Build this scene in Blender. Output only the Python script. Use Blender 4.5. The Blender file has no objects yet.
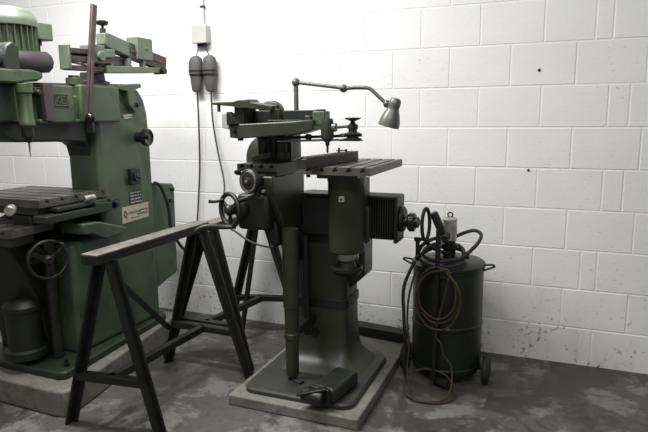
import bpy, bmesh, math, random
from mathutils import Vector, Matrix
random.seed(7)
scene = bpy.context.scene
COL = scene.collection
PI = math.pi

# ------------------------------------------------------------------ materials
def nd(nt, t, **kw):
    n = nt.nodes.new(t)
    for k, v in kw.items():
        if k in n.inputs: n.inputs[k].default_value = v
        else: setattr(n, k, v)
    return n

def mat(name, col, rough=.5, metal=0., var=.25, scale=9., bump=.02, worn=None, wornamt=.0, wscale=14., col2=None):
    """painted / metal surface with mottled colour, uneven gloss, and optional worn patches of another colour"""
    m = bpy.data.materials.new(name); m.use_nodes = True
    nt = m.node_tree; b = nt.nodes['Principled BSDF']; L = nt.links.new
    tc = nd(nt, 'ShaderNodeTexCoord')
    n1 = nd(nt, 'ShaderNodeTexNoise'); n1.inputs['Scale'].default_value = scale; n1.inputs['Detail'].default_value = 6
    L(tc.outputs['Object'], n1.inputs['Vector'])
    mr = nd(nt, 'ShaderNodeMapRange'); mr.inputs[1].default_value = .3; mr.inputs[2].default_value = .7
    L(n1.outputs['Fac'], mr.inputs[0])
    mx = nd(nt, 'ShaderNodeMix'); mx.data_type = 'RGBA'
    c2 = col2 or tuple(c*(1-var) for c in col)
    mx.inputs[6].default_value = (*c2, 1); mx.inputs[7].default_value = (*[min(1, c*(1+var*.5)) for c in col], 1)
    L(mr.outputs[0], mx.inputs[0])
    out = mx.outputs[2]
    if worn:
        n2 = nd(nt, 'ShaderNodeTexNoise'); n2.inputs['Scale'].default_value = wscale; n2.inputs['Detail'].default_value = 8
        n2.inputs['Roughness'].default_value = .7
        L(tc.outputs['Object'], n2.inputs['Vector'])
        r2 = nd(nt, 'ShaderNodeMapRange'); r2.inputs[1].default_value = .72-wornamt*.4; r2.inputs[2].default_value = .78-wornamt*.3
        L(n2.outputs['Fac'], r2.inputs[0])
        m2 = nd(nt, 'ShaderNodeMix'); m2.data_type = 'RGBA'; m2.inputs[7].default_value = (*worn, 1)
        L(r2.outputs[0], m2.inputs[0]); L(out, m2.inputs[6]); out = m2.outputs[2]
    L(out, b.inputs['Base Color'])
    rr = nd(nt, 'ShaderNodeMapRange'); rr.inputs[3].default_value = max(.05, rough-.1); rr.inputs[4].default_value = min(1, rough+.15)
    L(n1.outputs['Fac'], rr.inputs[0]); L(rr.outputs[0], b.inputs['Roughness'])
    b.inputs['Metallic'].default_value = metal
    if bump:
        n3 = nd(nt, 'ShaderNodeTexNoise'); n3.inputs['Scale'].default_value = scale*12; n3.inputs['Detail'].default_value = 3
        L(tc.outputs['Object'], n3.inputs['Vector'])
        bp = nd(nt, 'ShaderNodeBump'); bp.inputs['Strength'].default_value = bump*5; bp.inputs['Distance'].default_value = .002
        L(n3.outputs['Fac'], bp.inputs['Height']); L(bp.outputs[0], b.inputs['Normal'])
    return m

M = {}
M['green'] = mat('green_machine_paint', (.066, .094, .050), .42, 0, .35, 5, worn=(.032, .042, .028), wornamt=.38, wscale=7)
M['green_dark'] = mat('oily_shaded_green_paint', (.022, .031, .018), .45, 0, .4, 6, worn=(.02, .024, .018), wornamt=.3)  # oily machine green, colour also darkened for shade on set-back parts
M['knee_dark'] = mat('deep_shaded_green_paint', (.009, .012, .0085), .5, 0, .4, 6, worn=(.012, .013, .011), wornamt=.3)  # same green far darker: shade below head and tables painted in
M['pale'] = mat('pale_grey_enamel', (.36, .37, .33), .45, 0, .2, 9)
M['green_pale'] = mat('lit_pale_green_paint', (.135, .165, .118), .45, 0, .25, 7, worn=(.10, .12, .09), wornamt=.2)  # machine green in a lighter copy, painting the light on the motor tops
M['olive'] = mat('olive_machine_paint', (.033, .038, .020), .38, 0, .3, 6, worn=(.022, .024, .016), wornamt=.25)
M['olive_dark'] = mat('dark_olive_paint', (.013, .015, .0095), .42, 0, .35, 6, worn=(.012, .013, .010), wornamt=.25)
M['black'] = mat('black_iron', (.008, .008, .008), .45, .0, .4, 12)
M['rubber'] = mat('black_rubber', (.014, .014, .015), .6, 0, .3, 12)
M['bakelite'] = mat('black_bakelite', (.010, .010, .011), .18, 0, .2, 10, bump=0)
M['steel'] = mat('worn_steel', (.33, .32, .30), .35, .85, .35, 14, worn=(.09, .08, .07), wornamt=.3)
M['bright'] = mat('bright_steel', (.6, .6, .58), .28, .9, .25, 14)
M['table'] = mat('oiled_table_steel', (.125, .115, .104), .45, .45, .35, 12, worn=(.07, .06, .05), wornamt=.35)
M['slot'] = mat('dark_oiled_iron', (.035, .034, .030), .42, .4, .4, 14)
M['brown_steel'] = mat('brown_tarnished_steel', (.10, .075, .068), .42, .5, .3, 16)
M['motor_grey'] = mat('dark_grey_housing', (.040, .035, .038), .5, 0, .2, 10)
M['trestle'] = mat('black_painted_steel', (.013, .0125, .012), .5, .1, .35, 14, worn=(.045, .042, .038), wornamt=.22, wscale=22)
M['trestle_top'] = mat('dusty_bare_steel', (.17, .16, .14), .6, .2, .35, 16, worn=(.10, .085, .07), wornamt=.4, wscale=18)
M['drum'] = mat('dark_green_drum_paint', (.010, .0145, .0115), .38, 0, .4, 5, worn=(.010, .012, .010), wornamt=.3)
M['alu'] = mat('scuffed_silver_metal', (.52, .51, .46), .38, .75, .35, 25, worn=(.08, .07, .055), wornamt=.4, wscale=35)
M['brass'] = mat('dirty_brown_hose', (.050, .036, .018), .5, 0, .4, 20)
M['lamp'] = mat('grey_green_lamp_paint', (.125, .135, .105), .35, .3, .2, 12)
M['white_plastic'] = mat('white_plastic_box', (.46, .46, .41), .45, 0, .06, 8, bump=0)
M['pipe_white'] = mat('white_painted_conduit', (.58, .58, .56), .5, 0, .08, 8, bump=0)
M['plug'] = mat('grey_rubber_plug', (.085, .083, .08), .6, 0, .15, 14)
M['cord'] = mat('grey_cord', (.035, .035, .035), .55, 0, .2, 14)
M['cream'] = mat('cream_name_plate', (.46, .43, .34), .5, 0, .15, 30, worn=(.2, .18, .13), wornamt=.15, wscale=40)
M['red'] = mat('red_print', (.13, .03, .025), .5, 0, .1, 10, bump=0)
M['ink'] = mat('black_print', (.03, .028, .026), .5, 0, .1, 10, bump=0)
M['plate_white'] = mat('pale_print', (.42, .42, .36), .5, 0, .15, 20, bump=0)
M['inside'] = mat('lamp_inside_enamel', (.55, .55, .5), .4, 0, .1, 8, bump=0)

def wall_mat():
    m = bpy.data.materials.new('white_painted_block'); m.use_nodes = True
    nt = m.node_tree; b = nt.nodes['Principled BSDF']; L = nt.links.new
    g = nd(nt, 'ShaderNodeNewGeometry'); sp = nd(nt, 'ShaderNodeSeparateXYZ'); L(g.outputs['Position'], sp.inputs[0])
    def noise(s, det=6, rough=.6, stretch=None):
        n = nd(nt, 'ShaderNodeTexNoise'); n.inputs['Scale'].default_value = s; n.inputs['Detail'].default_value = det; n.inputs['Roughness'].default_value = rough
        if stretch:
            mp = nd(nt, 'ShaderNodeMapping'); mp.inputs['Scale'].default_value = stretch
            L(g.outputs['Position'], mp.inputs[0]); L(mp.outputs[0], n.inputs['Vector'])
        else: L(g.outputs['Position'], n.inputs['Vector'])
        return n
    def rng(src, a, c, lo=0., hi=1.):
        r = nd(nt, 'ShaderNodeMapRange'); r.inputs[1].default_value = a; r.inputs[2].default_value = c; r.inputs[3].default_value = lo; r.inputs[4].default_value = hi
        L(src, r.inputs[0]); return r.outputs[0]
    def mul(a, c):
        x = nd(nt, 'ShaderNodeMath'); x.operation = 'MULTIPLY'; L(a, x.inputs[0])
        if isinstance(c, float): x.inputs[1].default_value = c
        else: L(c, x.inputs[1])
        return x.outputs[0]
    def mix(fac, c1, c2):
        x = nd(nt, 'ShaderNodeMix'); x.data_type = 'RGBA'; L(fac, x.inputs[0])
        if isinstance(c1, tuple): x.inputs[6].default_value = (*c1, 1)
        else: L(c1, x.inputs[6])
        x.inputs[7].default_value = (*c2, 1); return x.outputs[2]
    c = mix(rng(noise(2.2).outputs[0], .35, .7), (.82, .815, .80), (.77, .765, .75))
    # small knocks and scuffs, thicker on the courses close to the floor
    low = rng(sp.outputs['Z'], .70, .05)
    spots = rng(noise(38, 3, .55).outputs[0], .61, .66)
    patch = rng(noise(3.1, 3).outputs[0], .42, .58)
    c = mix(mul(mul(mul(spots, patch), low), .9), c, (.13, .12, .11))
    sc = rng(noise(30, 4, .6, (1.0, 1., 3.2)).outputs[0], .65, .69)
    patch2 = rng(noise(2.3, 2).outputs[0], .50, .60)
    c = mix(mul(mul(sc, patch2), .55), c, (.22, .21, .2))
    smear = mul(rng(noise(5, 5, .65, (1.6, 1, .5)).outputs[0], .52, .75), rng(sp.outputs['Z'], .60, .02))
    c = mix(mul(smear, .42), c, (.42, .41, .39))
    L(c, b.inputs['Base Color']); b.inputs['Roughness'].default_value = .62
    bp = nd(nt, 'ShaderNodeBump'); bp.inputs['Strength'].default_value = .35; bp.inputs['Distance'].default_value = .004
    L(noise(55, 5).outputs[0], bp.inputs['Height']); L(bp.outputs[0], b.inputs['Normal'])
    return m

def concrete(name, base, dark, light, sc=1., wet=True, gloss=.7):
    m = bpy.data.materials.new(name); m.use_nodes = True
    nt = m.node_tree; b = nt.nodes['Principled BSDF']; L = nt.links.new
    g = nd(nt, 'ShaderNodeNewGeometry')
    def noise(s, det=8, rough=.65, dist=0.):
        n = nd(nt, 'ShaderNodeTexNoise'); n.inputs['Scale'].default_value = s*sc; n.inputs['Detail'].default_value = det
        n.inputs['Roughness'].default_value = rough; n.inputs['Distortion'].default_value = dist
        L(g.outputs['Position'], n.inputs['Vector']); return n.outputs[0]
    def rng(src, a, c, lo=0., hi=1.):
        r = nd(nt, 'ShaderNodeMapRange'); r.inputs[1].default_value = a; r.inputs[2].default_value = c; r.inputs[3].default_value = lo; r.inputs[4].default_value = hi
        L(src, r.inputs[0]); return r.outputs[0]
    def mix(fac, c1, c2):
        x = nd(nt, 'ShaderNodeMix'); x.data_type = 'RGBA'; L(fac, x.inputs[0])
        if isinstance(c1, tuple): x.inputs[6].default_value = (*c1, 1)
        else: L(c1, x.inputs[6])
        x.inputs[7].default_value = (*c2, 1); return x.outputs[2]
    c = mix(rng(noise(3.4, 8, .66, .15), .50 if wet else .4, .56 if wet else .66), base, light)
    c = mix(rng(noise(9.0, 6, .65, .3), .52, .60, 0, .55), c, tuple(x*.62 for x in base))
    c = mix(rng(noise(30), .5, .72, 0, .5), c, dark)
    stain = rng(noise(2.2, 6, .6, .6), .52, .58)
    if wet: c = mix(rng(noise(2.2, 6, .6, .6), .52, .565, 0, .8), c, dark)
    L(c, b.inputs['Base Color'])
    L(rng(stain, 0, 1, gloss, gloss-.25 if wet else gloss), b.inputs['Roughness'])
    bp = nd(nt, 'ShaderNodeBump'); bp.inputs['Strength'].default_value = .5; bp.inputs['Distance'].default_value = .006
    L(noise(40), bp.inputs['Height']); L(bp.outputs[0], b.inputs['Normal'])
    return m
M['wall'] = wall_mat()
M['floor'] = concrete('stained_concrete_floor', (.088, .084, .076), (.034, .033, .030), (.175, .17, .157))
M['pad'] = concrete('oily_concrete_plinth', (.15, .146, .124), (.065, .062, .052), (.21, .205, .175), 1.6, False, .75)
M['base_oily'] = mat('oily_cast_base', (.036, .036, .029), .5, 0, .4, 7, worn=(.03, .03, .024), wornamt=.35)

# ------------------------------------------------------------------ mesh helpers (world coordinates)
def new(): return bmesh.new()
def box(bm, x0, x1, y0, y1, z0, z1):
    v = [bm.verts.new(p) for p in [(x0,y0,z0),(x1,y0,z0),(x1,y1,z0),(x0,y1,z0),(x0,y0,z1),(x1,y0,z1),(x1,y1,z1),(x0,y1,z1)]]
    for f in [(3,2,1,0),(4,5,6,7),(0,1,5,4),(1,2,6,5),(2,3,7,6),(3,0,4,7)]: bm.faces.new([v[i] for i in f])
    return bm
def prism(bm, pts, axis, a, b):
    """polygon extruded along an axis: 'x' pts=(y,z), 'y' pts=(x,z), 'z' pts=(x,y)"""
    def mk(p, t): return {'x': (t, p[0], p[1]), 'y': (p[0], t, p[1]), 'z': (p[0], p[1], t)}[axis]
    A = [bm.verts.new(mk(p, a)) for p in pts]; B = [bm.verts.new(mk(p, b)) for p in pts]
    n = len(pts)
    fs = [bm.faces.new(A), bm.faces.new(B[::-1])]
    for i in range(n): fs.append(bm.faces.new([A[i], B[i], B[(i+1) % n], A[(i+1) % n]]))
    bmesh.ops.recalc_face_normals(bm, faces=fs)
    return bm
def loft(bm, rings, cap=True):
    R = [[bm.verts.new(p) for p in r] for r in rings]; n = len(R[0]); fs = []
    for a, b in zip(R, R[1:]):
        for i in range(n): fs.append(bm.faces.new([a[i], a[(i+1) % n], b[(i+1) % n], b[i]]))
    if cap: fs.append(bm.faces.new(R[0][::-1])); fs.append(bm.faces.new(R[-1]))
    bmesh.ops.recalc_face_normals(bm, faces=fs)
    return bm
def frame(d):
    d = Vector(d).normalized(); u = Vector((0,0,1)) if abs(d.z) < .9 else Vector((1,0,0))
    a = d.cross(u).normalized(); return a, a.cross(d).normalized(), d
def lathe(bm, prof, o, d=(0,0,1), n=28, cap=True):
    a, b, d = frame(d); o = Vector(o); rings = []
    for r, t in prof:
        rings.append([o + d*t + (a*math.cos(2*PI*i/n) + b*math.sin(2*PI*i/n))*max(r, 1e-4) for i in range(n)])
    return loft(bm, rings, cap)
def cyl(bm, p0, p1, r0, r1=None, n=24):
    p0, p1 = Vector(p0), Vector(p1); d = p1-p0
    return lathe(bm, [(r0, 0), (r0 if r1 is None else r1, d.length)], p0, d, n)
def smooth(pts, k=8, closed=False):
    P = [Vector(p) for p in pts]; n = len(P); out = []
    rngi = range(n) if closed else range(n-1)
    for i in rngi:
        g = (lambda j: P[j % n]) if closed else (lambda j: P[min(max(j, 0), n-1)])
        p0, p1, p2, p3 = g(i-1), g(i), g(i+1), g(i+2)
        for s in range(k):
            t = s/k
            out.append(.5*((2*p1)+(-p0+p2)*t+(2*p0-5*p1+4*p2-p3)*t*t+(-p0+3*p1-3*p2+p3)*t**3))
    if not closed: out.append(P[-1])
    return out
def tube(bm, pts, r, n=10, closed=False, k=8):
    P = smooth(pts, k, closed) if k else [Vector(p) for p in pts]
    m = len(P); rings = []; prev = None
    for i in range(m):
        t = (P[(i+1) % m]-P[i-1]) if closed else (P[min(i+1, m-1)]-P[max(i-1, 0)])
        t.normalize()
        if prev is None: a = frame(t)[0]
        else:
            a = prev - t*prev.dot(t)
            a = a.normalized() if a.length > 1e-5 else frame(t)[0]
        prev = a; b = t.cross(a)
        rr = r(i/(m-1)) if callable(r) else r
        rings.append([P[i]+(a*math.cos(2*PI*j/n)+b*math.sin(2*PI*j/n))*rr for j in range(n)])
    if closed: rings.append(rings[0]); 
    R = [[bm.verts.new(p) for p in q] for q in (rings[:-1] if closed else rings)]; fs = []
    if closed:
        # best rotational match where the loop closes
        R2 = R + [R[0]]
        best = min(range(n), key=lambda s: sum((R[-1][j].co-R[0][(j+s) % n].co).length for j in range(n)))
        for q in range(len(R)):
            A, B = R2[q], R2[q+1]; s = best if q == len(R)-1 else 0
            for j in range(n): fs.append(bm.faces.new([A[j], A[(j+1) % n], B[(j+1+s) % n], B[(j+s) % n]]))
    else:
        for A, B in zip(R, R[1:]):
            for j in range(n): fs.append(bm.faces.new([A[j], A[(j+1) % n], B[(j+1) % n], B[j]]))
        fs.append(bm.faces.new(R[0][::-1])); fs.append(bm.faces.new(R[-1]))
    bmesh.ops.recalc_face_normals(bm, faces=fs)
    return bm
def bar(bm, p0, p1, w, h, up=(0,0,1)):
    """rectangular bar between two points; w across, h along 'up'"""
    p0, p1 = Vector(p0), Vector(p1); d = (p1-p0).normalized(); up = Vector(up)
    s = d.cross(up).normalized(); u = s.cross(d).normalized()
    return loft(bm, [[p+s*a*w/2+u*b*h/2 for a, b in ((-1,-1),(1,-1),(1,1),(-1,1))] for p in (p0, p1)])
def ring(bm, c, d, R, r, n=36, m=10):
    a, b, d = frame(d); c = Vector(c)
    return tube(bm, [c+(a*math.cos(2*PI*i/n)+b*math.sin(2*PI*i/n))*R for i in range(n)], r, m, True, 0)
def ball(bm, c, r, n=20):
    return lathe(bm, [(r*math.sin(PI*i/12), -r*math.cos(PI*i/12)) for i in range(13)], c, (0,0,1), n)
def rrect(x0, x1, y0, y1, r, k=5):
    out = []
    for cx, cy, a0 in ((x1-r, y1-r, 0), (x0+r, y1-r, 90), (x0+r, y0+r, 180), (x1-r, y0+r, 270)):
        for i in range(k+1):
            a = math.radians(a0+90*i/k); out.append((cx+r*math.cos(a), cy+r*math.sin(a)))
    return out

ROOT = {}
def wloc(o):
    v = Vector((0,0,0))
    while o is not None: v += o.location; o = o.parent
    return v
def obj(name, bm, m, parent=None, bev=0., loc=None, ang=38, label=None, seg=2):
    bmesh.ops.remove_doubles(bm, verts=bm.verts, dist=1e-6)
    me = bpy.data.meshes.new(name)
    base = Vector(loc) if loc is not None else (wloc(parent) if parent else Vector((0,0,0)))
    bmesh.ops.translate(bm, verts=bm.verts, vec=-base)
    bm.to_mesh(me); bm.free()
    mats = m if isinstance(m, (list, tuple)) else [m]
    for x in mats: me.materials.append(M[x])
    for p in me.polygons: p.use_smooth = True
    me.set_sharp_from_angle(angle=math.radians(ang))
    o = bpy.data.objects.new(name, me); COL.objects.link(o)
    if parent is not None:
        o.parent = parent; o.location = base - wloc(parent)
    else: o.location = base
    if bev:
        b = o.modifiers.new('edge', 'BEVEL'); b.width = bev; b.segments = seg; b.limit_method = 'ANGLE'; b.angle_limit = math.radians(40)
    if label: o['label'] = label
    return o
def thing(name, label, cat, loc, group=None):
    o = bpy.data.objects.new(name, None); COL.objects.link(o); o.location = loc
    o['label'] = label; o['category'] = cat
    if group: o['group'] = group
    return o
def tag(o, label, cat, group=None):
    o['label'] = label; o['category'] = cat
    if group: o['group'] = group
    return o
def struct(name, bm, m, bev=0., label=None):
    o = obj(name, bm, m, None, bev); o['kind'] = 'structure'
    if label: o['label'] = label
    return o

# ------------------------------------------------------------------ the room
WY = 3.826
bm = new()
U0, BW, BH = -1.42, .37, .25
extra = {1: [4.25, 5.2], 3: [4.8], 5: [4.8], 7: [4.25], 9: [2.6]}
for k in range(-2, 11):
    zt = (10-k)*BH-.01; zb = zt-BH
    if k == 9: zb = zt-BH
    if k == 10: continue
    js = [n + (.5 if k % 2 else 0) for n in range(-17, 12)] + extra.get(k, [])
    js.sort()
    for a, b in zip(js, js[1:]):
        x0, x1 = U0+a*BW, U0+b*BW
        g = .002; e = .005; yo = WY + random.uniform(-.0007, .0007)
        o = [(x0+g, WY+.0028, zb+g), (x1-g, WY+.0028, zb+g), (x1-g, WY+.0028, zt-g), (x0+g, WY+.0028, zt-g)]
        i = [(x0+g+e, yo, zb+g+e), (x1-g-e, yo, zb+g+e), (x1-g-e, yo, zt-g-e), (x0+g+e, yo, zt-g-e)]
        O = [bm.verts.new(p) for p in o]; I = [bm.verts.new(p) for p in i]
        bm.faces.new(I)
        for j in range(4): bm.faces.new([O[j], O[(j+1) % 4], I[(j+1) % 4], I[j]])
box(bm, U0-16.4*BW, U0+11.4*BW, WY+.0024, WY+.15, -.3, 3.2)
w = struct('wall_back', bm, 'wall')
for p_ in w.data.polygons: p_.use_smooth = False
bm = new(); box(bm, -7, 4, -2.5, 4.0, -.2, 0)
struct('floor', bm, 'floor')

# ------------------------------------------------------------------ shared builders
def tslot_table(bm, axis, u0, u1, v0, v1, z0, z1, n, w=.009, T=.011, d=.012, td=.010):
    """slotted table: slots run along `axis` from v0 to v1, spaced across u0..u1"""
    pts = [(u0, z0), (u1, z0), (u1, z1)]
    st = (u1-u0)/n
    for i in range(n-1, -1, -1):
        c = u0+st*(i+.5)
        pts += [(c+w, z1), (c+w, z1-d), (c+T+.004, z1-d), (c+T+.004, z1-d-td), (c-T-.004, z1-d-td), (c-T-.004, z1-d), (c-w, z1-d), (c-w, z1)]
    pts += [(u0, z1)]
    return prism(bm, pts, axis, v0, v1)
def handwheel(parent, c, d, R, rim_r, spokes, m='black', name='handwheel', hub=.025, crank=None):
    c = Vector(c); a, b, d = frame(d)
    rim = ring(new(), c, d, R-rim_r, rim_r)
    h = obj(name, rim, m, parent)
    s = new(); lathe(s, [(hub, -.02), (hub, .015), (hub*.7, .025)], c, d, 20)
    obj('hub', s, 'slot', h)
    for i in range(spokes):
        t = 2*PI*i/spokes+.5; q = a*math.cos(t)+b*math.sin(t)
        s = new(); bar(s, c+q*hub*.7, c+q*(R-rim_r), .022, .012, d)
        obj('spoke', s, m, h, .002)
    if crank is not None:
        q = a*math.cos(crank)+b*math.sin(crank); p = c+q*(R-rim_r)
        s = new(); lathe(s, [(.006, 0), (.006, .015), (.011, .02), (.014, .06), (.011, .09), (.004, .096)], p, d, 14)
        obj('crank_handle', s, 'bakelite', h)
    return h

# ================================================================== LEFT MACHINE
pl = new()
prism(pl, [(-3.4, 2.16), (-2.42, 2.13), (-2.36, 2.145), (-2.348, 2.18), (-2.525, 3.29), (-2.56, 3.42), (-3.4, 3.45)], 'z', 0, .15)
tag(obj('concrete_plinth', pl, 'pad', None, .014, seg=3), 'thick rough concrete plinth under the large green milling machine at left', 'plinth')

MX = -2.57
mm = thing('milling_machine', 'large green pantograph milling machine with C-shaped column, at left edge on its thick plinth', 'milling machine', (-2.8, 2.8, .15))
b = new(); prism(b, [(-3.2,2.25),(-2.50,2.235),(-2.455,2.26),(-2.545,3.26),(-2.60,3.30),(-3.2,3.30)], 'z', .15, .195)
obj('base_plate', b, 'green_dark', mm, .012, seg=3)
# C frame: column with the head reaching towards the viewer
b = new(); prism(b, [(2.48,.19),(3.236,.19),(3.238,.9),(3.238,1.42),(3.226,1.60),(3.20,1.69),(3.15,1.75),(3.07,1.785),(2.75,1.775),(2.75,.905),(2.73,.885),(2.48,.855)], 'x', -2.82, MX)
obj('column', b, 'green', mm, .03, seg=4)
prof = [(2.80,1.34),(2.80,1.56),(2.12,1.56),(2.14,1.53),(2.17,1.49),(2.20,1.465),(2.24,1.452),(2.62,1.440),(2.70,1.430),(2.735,1.405),(2.748,1.36),(2.75,1.34)]
b = new(); prism(b, prof, 'x', -2.815, -2.63)
obj('throat_casting', b, 'green_dark', mm, .012, seg=3)
b = new(); prism(b, [(1.90,1.745),(1.90,1.60),(2.06,1.552),(2.80,1.552),(2.80,1.775),(2.40,1.765)], 'x', -2.90, -2.60)
obj('head', b, 'green_dark', mm, .015)
# head covers
b = new(); box(b, -2.70, -2.535, 2.37, 2.555, 1.55, 1.752); box(b, -2.70, -2.545, 2.32, 2.60, 1.545, 1.57)
obj('head_cover', b, 'green', mm, .008)
b = new(); box(b, -2.75, -2.53, 2.60, 2.92, 1.548, 1.762); box(b, -2.7, -2.55, 2.555, 2.60, 1.56, 1.70)
obj('gear_housing', b, 'green', mm, .012)
b = new(); cyl(b, (-2.6, 2.63, 1.76), (-2.6, 2.63, 1.80), .045); cyl(b, (-2.6, 2.63, 1.80), (-2.6, 2.63, 1.815), .03)
obj('oil_cap', b, 'green', mm, .003)
b = new(); prism(b, [(2.92,1.77),(3.12,1.79),(3.13,1.765),(3.06,1.745),(3.07,1.67),(3.10,1.63),(3.05,1.60),(3.0,1.655),(2.99,1.735),(2.92,1.745)], 'x', -2.60, -2.53)
obj('hinge_bracket', b, 'green', mm, .006)
b = new(); cyl(b, (-2.56, 3.075, 1.655), (-2.515, 3.075, 1.655), .014); obj('hinge_pin', b, 'black', mm)
# embossed logo plate on the head cover
b = new(); X = -2.535
for y0, y1, z0, z1 in ((2.412,2.508,1.700,1.706),(2.412,2.508,1.640,1.646),(2.412,2.418,1.64,1.706),(2.502,2.508,1.64,1.706)): box(b, X, X+.006, y0, y1, z0, z1)
lp = obj('logo_frame', b, 'green', mm, .0015)
b = new()
for p0, p1 in (((2.427,1.692),(2.427,1.654)),((2.429,1.672),(2.448,1.692)),((2.429,1.674),(2.450,1.654)),((2.458,1.692),(2.490,1.692)),((2.458,1.673),(2.484,1.673)),((2.458,1.654),(2.494,1.654)),((2.458,1.692),(2.458,1.654))):
    bar(b, (X+.003, *p0), (X+.003, *p1), .006, .006, (1,0,0))
obj('logo_letters', b, 'green', lp)
b = new(); box(b, X-.004, X+.0015, 2.414, 2.506, 1.642, 1.704); obj('logo_field', b, 'green_dark', lp)
# tarnished guide plate
b = new(); box(b, -2.545, -2.515, 2.333, 2.392, 1.562, 1.757); obj('guide_plate', b, 'brown_steel', mm, .002)
# spindle
b = new(); lathe(b, [(.030,1.53),(.040,1.54),(.040,1.56),(.034,1.57),(.034,1.70),(.044,1.705),(.044,1.75)], (-2.555,2.245,0)); box(b, -2.66, -2.57, 2.2, 2.33, 1.56, 1.74)
sp = obj('spindle_housing', b, 'green', mm, .002)
b = new(); lathe(b, [(.012,1.452),(.020,1.458),(.024,1.478),(.030,1.482),(.030,1.53)], (-2.555,2.245,0)); obj('collet', b, 'black', sp)
b = new(); lathe(b, [(.0015,1.375),(.005,1.43),(.006,1.455)], (-2.555,2.245,0), n=10); obj('cutter', b, 'steel', sp)
b = new(); box(b, -2.60, -2.54, 2.30, 2.335, 1.695, 1.735); cyl(b, (-2.56, 2.31, 1.71), (-2.52, 2.31, 1.71), .012); obj('clamp_block', b, 'green_dark', mm, .004)
# motor flange, motor
b = new(); prism(b, [(1.9,1.748),(2.20,1.748),(2.25,1.758),(2.33,1.765),(2.37,1.785),(2.36,1.815),(2.30,1.825),(1.9,1.812)], 'x', -2.93, -2.545)
obj('motor_flange', b, 'green', mm, .012)
mo = Vector((-2.72, 2.325, 0))
b = new(); lathe(b, [(.105,1.83),(.118,1.84),(.118,2.055)], mo, n=36)
mt = obj('motor', b, 'green', mm)
for i in range(26):
    t = 2*PI*i/26; q = Vector((math.cos(t), math.sin(t), 0)); f = new()
    bar(f, mo+q*.126+Vector((0,0,1.86)), mo+q*.126+Vector((0,0,2.055)), .007, .024, q)
    obj('cooling_fin', f, 'green', mt)
b = new(); lathe(b, [(.130,2.045),(.144,2.05),(.146,2.075),(.140,2.098),(.136,2.10),(.130,2.118),(.105,2.138),(.06,2.148),(.0,2.150)], mo, n=36)
obj('fan_cover', b, 'green_pale', mt, ang=60)
b = new(); box(b, -2.79, -2.665, 2.47, 2.57, 2.0, 2.092); box(b, -2.77, -2.685, 2.41, 2.475, 2.01, 2.08)
tb = obj('terminal_box', b, 'green_pale', mt, .006)
b = new(); cyl(b, (-2.73,2.52,2.0), (-2.73,2.52,1.975), .02); cyl(b, (-2.73,2.52,1.975), (-2.73,2.515,1.80), .011); obj('cable_gland', b, 'motor_grey', tb)
# dark rounded drum housing beside the motor, lying along the head
b = new(); lathe(b, [(.035,0),(.052,.003),(.057,.02),(.057,.212),(.053,.222),(.04,.224)], (-2.60,2.225,1.862), (0,1,.045), 10)
dh = obj('drive_housing', b, 'motor_grey', mm, .003)
b = new(); prism(b, [(2.14,1.80),(2.235,1.80),(2.235,1.93),(2.20,1.955),(2.16,1.93),(2.14,1.88)], 'x', -2.66, -2.55); obj('housing_bracket', b, 'green_dark', mm, .008)
b = new(); cyl(b, (-2.6,2.02,1.87), (-2.6,2.15,1.875), .05); obj('drive_collar', b, 'motor_grey', mm, .004)
# pantograph linkage on top
b = new(); lathe(b, [(.10,1.775),(.10,1.79),(.075,1.80),(.07,1.845)], (-2.68,2.86,0)); obj('pivot_boss', b, 'motor_grey', mm)
b = new(); prism(b, [(2.86,1.842),(3.36,1.872),(3.38,1.895),(3.38,1.908),(2.86,1.885)], 'x', -2.70, -2.56)
for y in (2.90, 3.06, 3.20):
    z = 1.88+(y-2.86)*.045
    box(b, -2.60, -2.565, y, y+.03, z, z+.055)
obj('linkage_tray', b, 'green_pale', mm, .004)
b = new(); cyl(b, (-2.62,3.385,1.885), (-2.53,3.385,1.885), .022); obj('tray_knob', b, 'black', mm, .003)
b = new(); prism(b, [(2.86,1.885),(2.98,1.955),(3.10,1.95),(3.14,1.90)], 'x', -2.66, -2.60); obj('pivot_web', b, 'brown_steel', mm, .004)
arm = new(); bar(arm, (-2.60,2.90,2.030), (-2.60,3.46,1.935), .05, .095)
bar(arm, (-2.572,3.10,1.995), (-2.572,3.42,1.942), .006, .02)
obj('upper_arm', arm, 'brown_steel', mm, .004)
b = new(); prism(b, [(2.865,2.075),(2.90,2.08),(3.08,2.045),(3.08,1.955),(2.90,1.99),(2.865,2.01)], 'x', -2.635, -2.565)
ab = obj('arm_block', b, 'green_pale', mm, .006)
b = new(); cyl(b, (-2.6,2.89,2.07), (-2.6,2.89,2.105), .018); obj('arm_post', b, 'green_dark', ab)
b = new(); lathe(b, [(.008,2.10),(.008,2.12),(.030,2.125),(.036,2.135),(.036,2.145),(.02,2.152)], (-2.6,2.89,0), n=12); obj('star_knob', b, 'black', ab)
b = new(); box(b, -2.645, -2.555, 3.145, 3.295, 1.945, 2.085); cyl(b, (-2.56,3.23,2.02), (-2.55,3.23,2.02), .012); obj('sliding_block', b, 'green_pale', mm, .006)
b = new()
bar(b, (-2.60,2.58,1.948), (-2.60,2.93,1.96), .07, .03); bar(b, (-2.60,2.58,1.905), (-2.60,2.93,1.915), .07, .03); bar(b, (-2.63,2.58,1.922), (-2.63,2.93,1.937), .01, .045)
obj('lower_arm', b, 'brown_steel', mm, .003)
b = new(); box(b, -2.64, -2.565, 2.572, 2.590, 1.845, 1.98); obj('arm_end_frame', b, 'green_pale', mm, .004)
b = new(); bar(b, (-2.6,2.58,1.855), (-2.6,2.86,1.862), .05, .028); bar(b, (-2.575,2.60,1.885), (-2.575,2.86,1.86), .008, .012); obj('link_bar', b, 'brown_steel', mm, .003)
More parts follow.
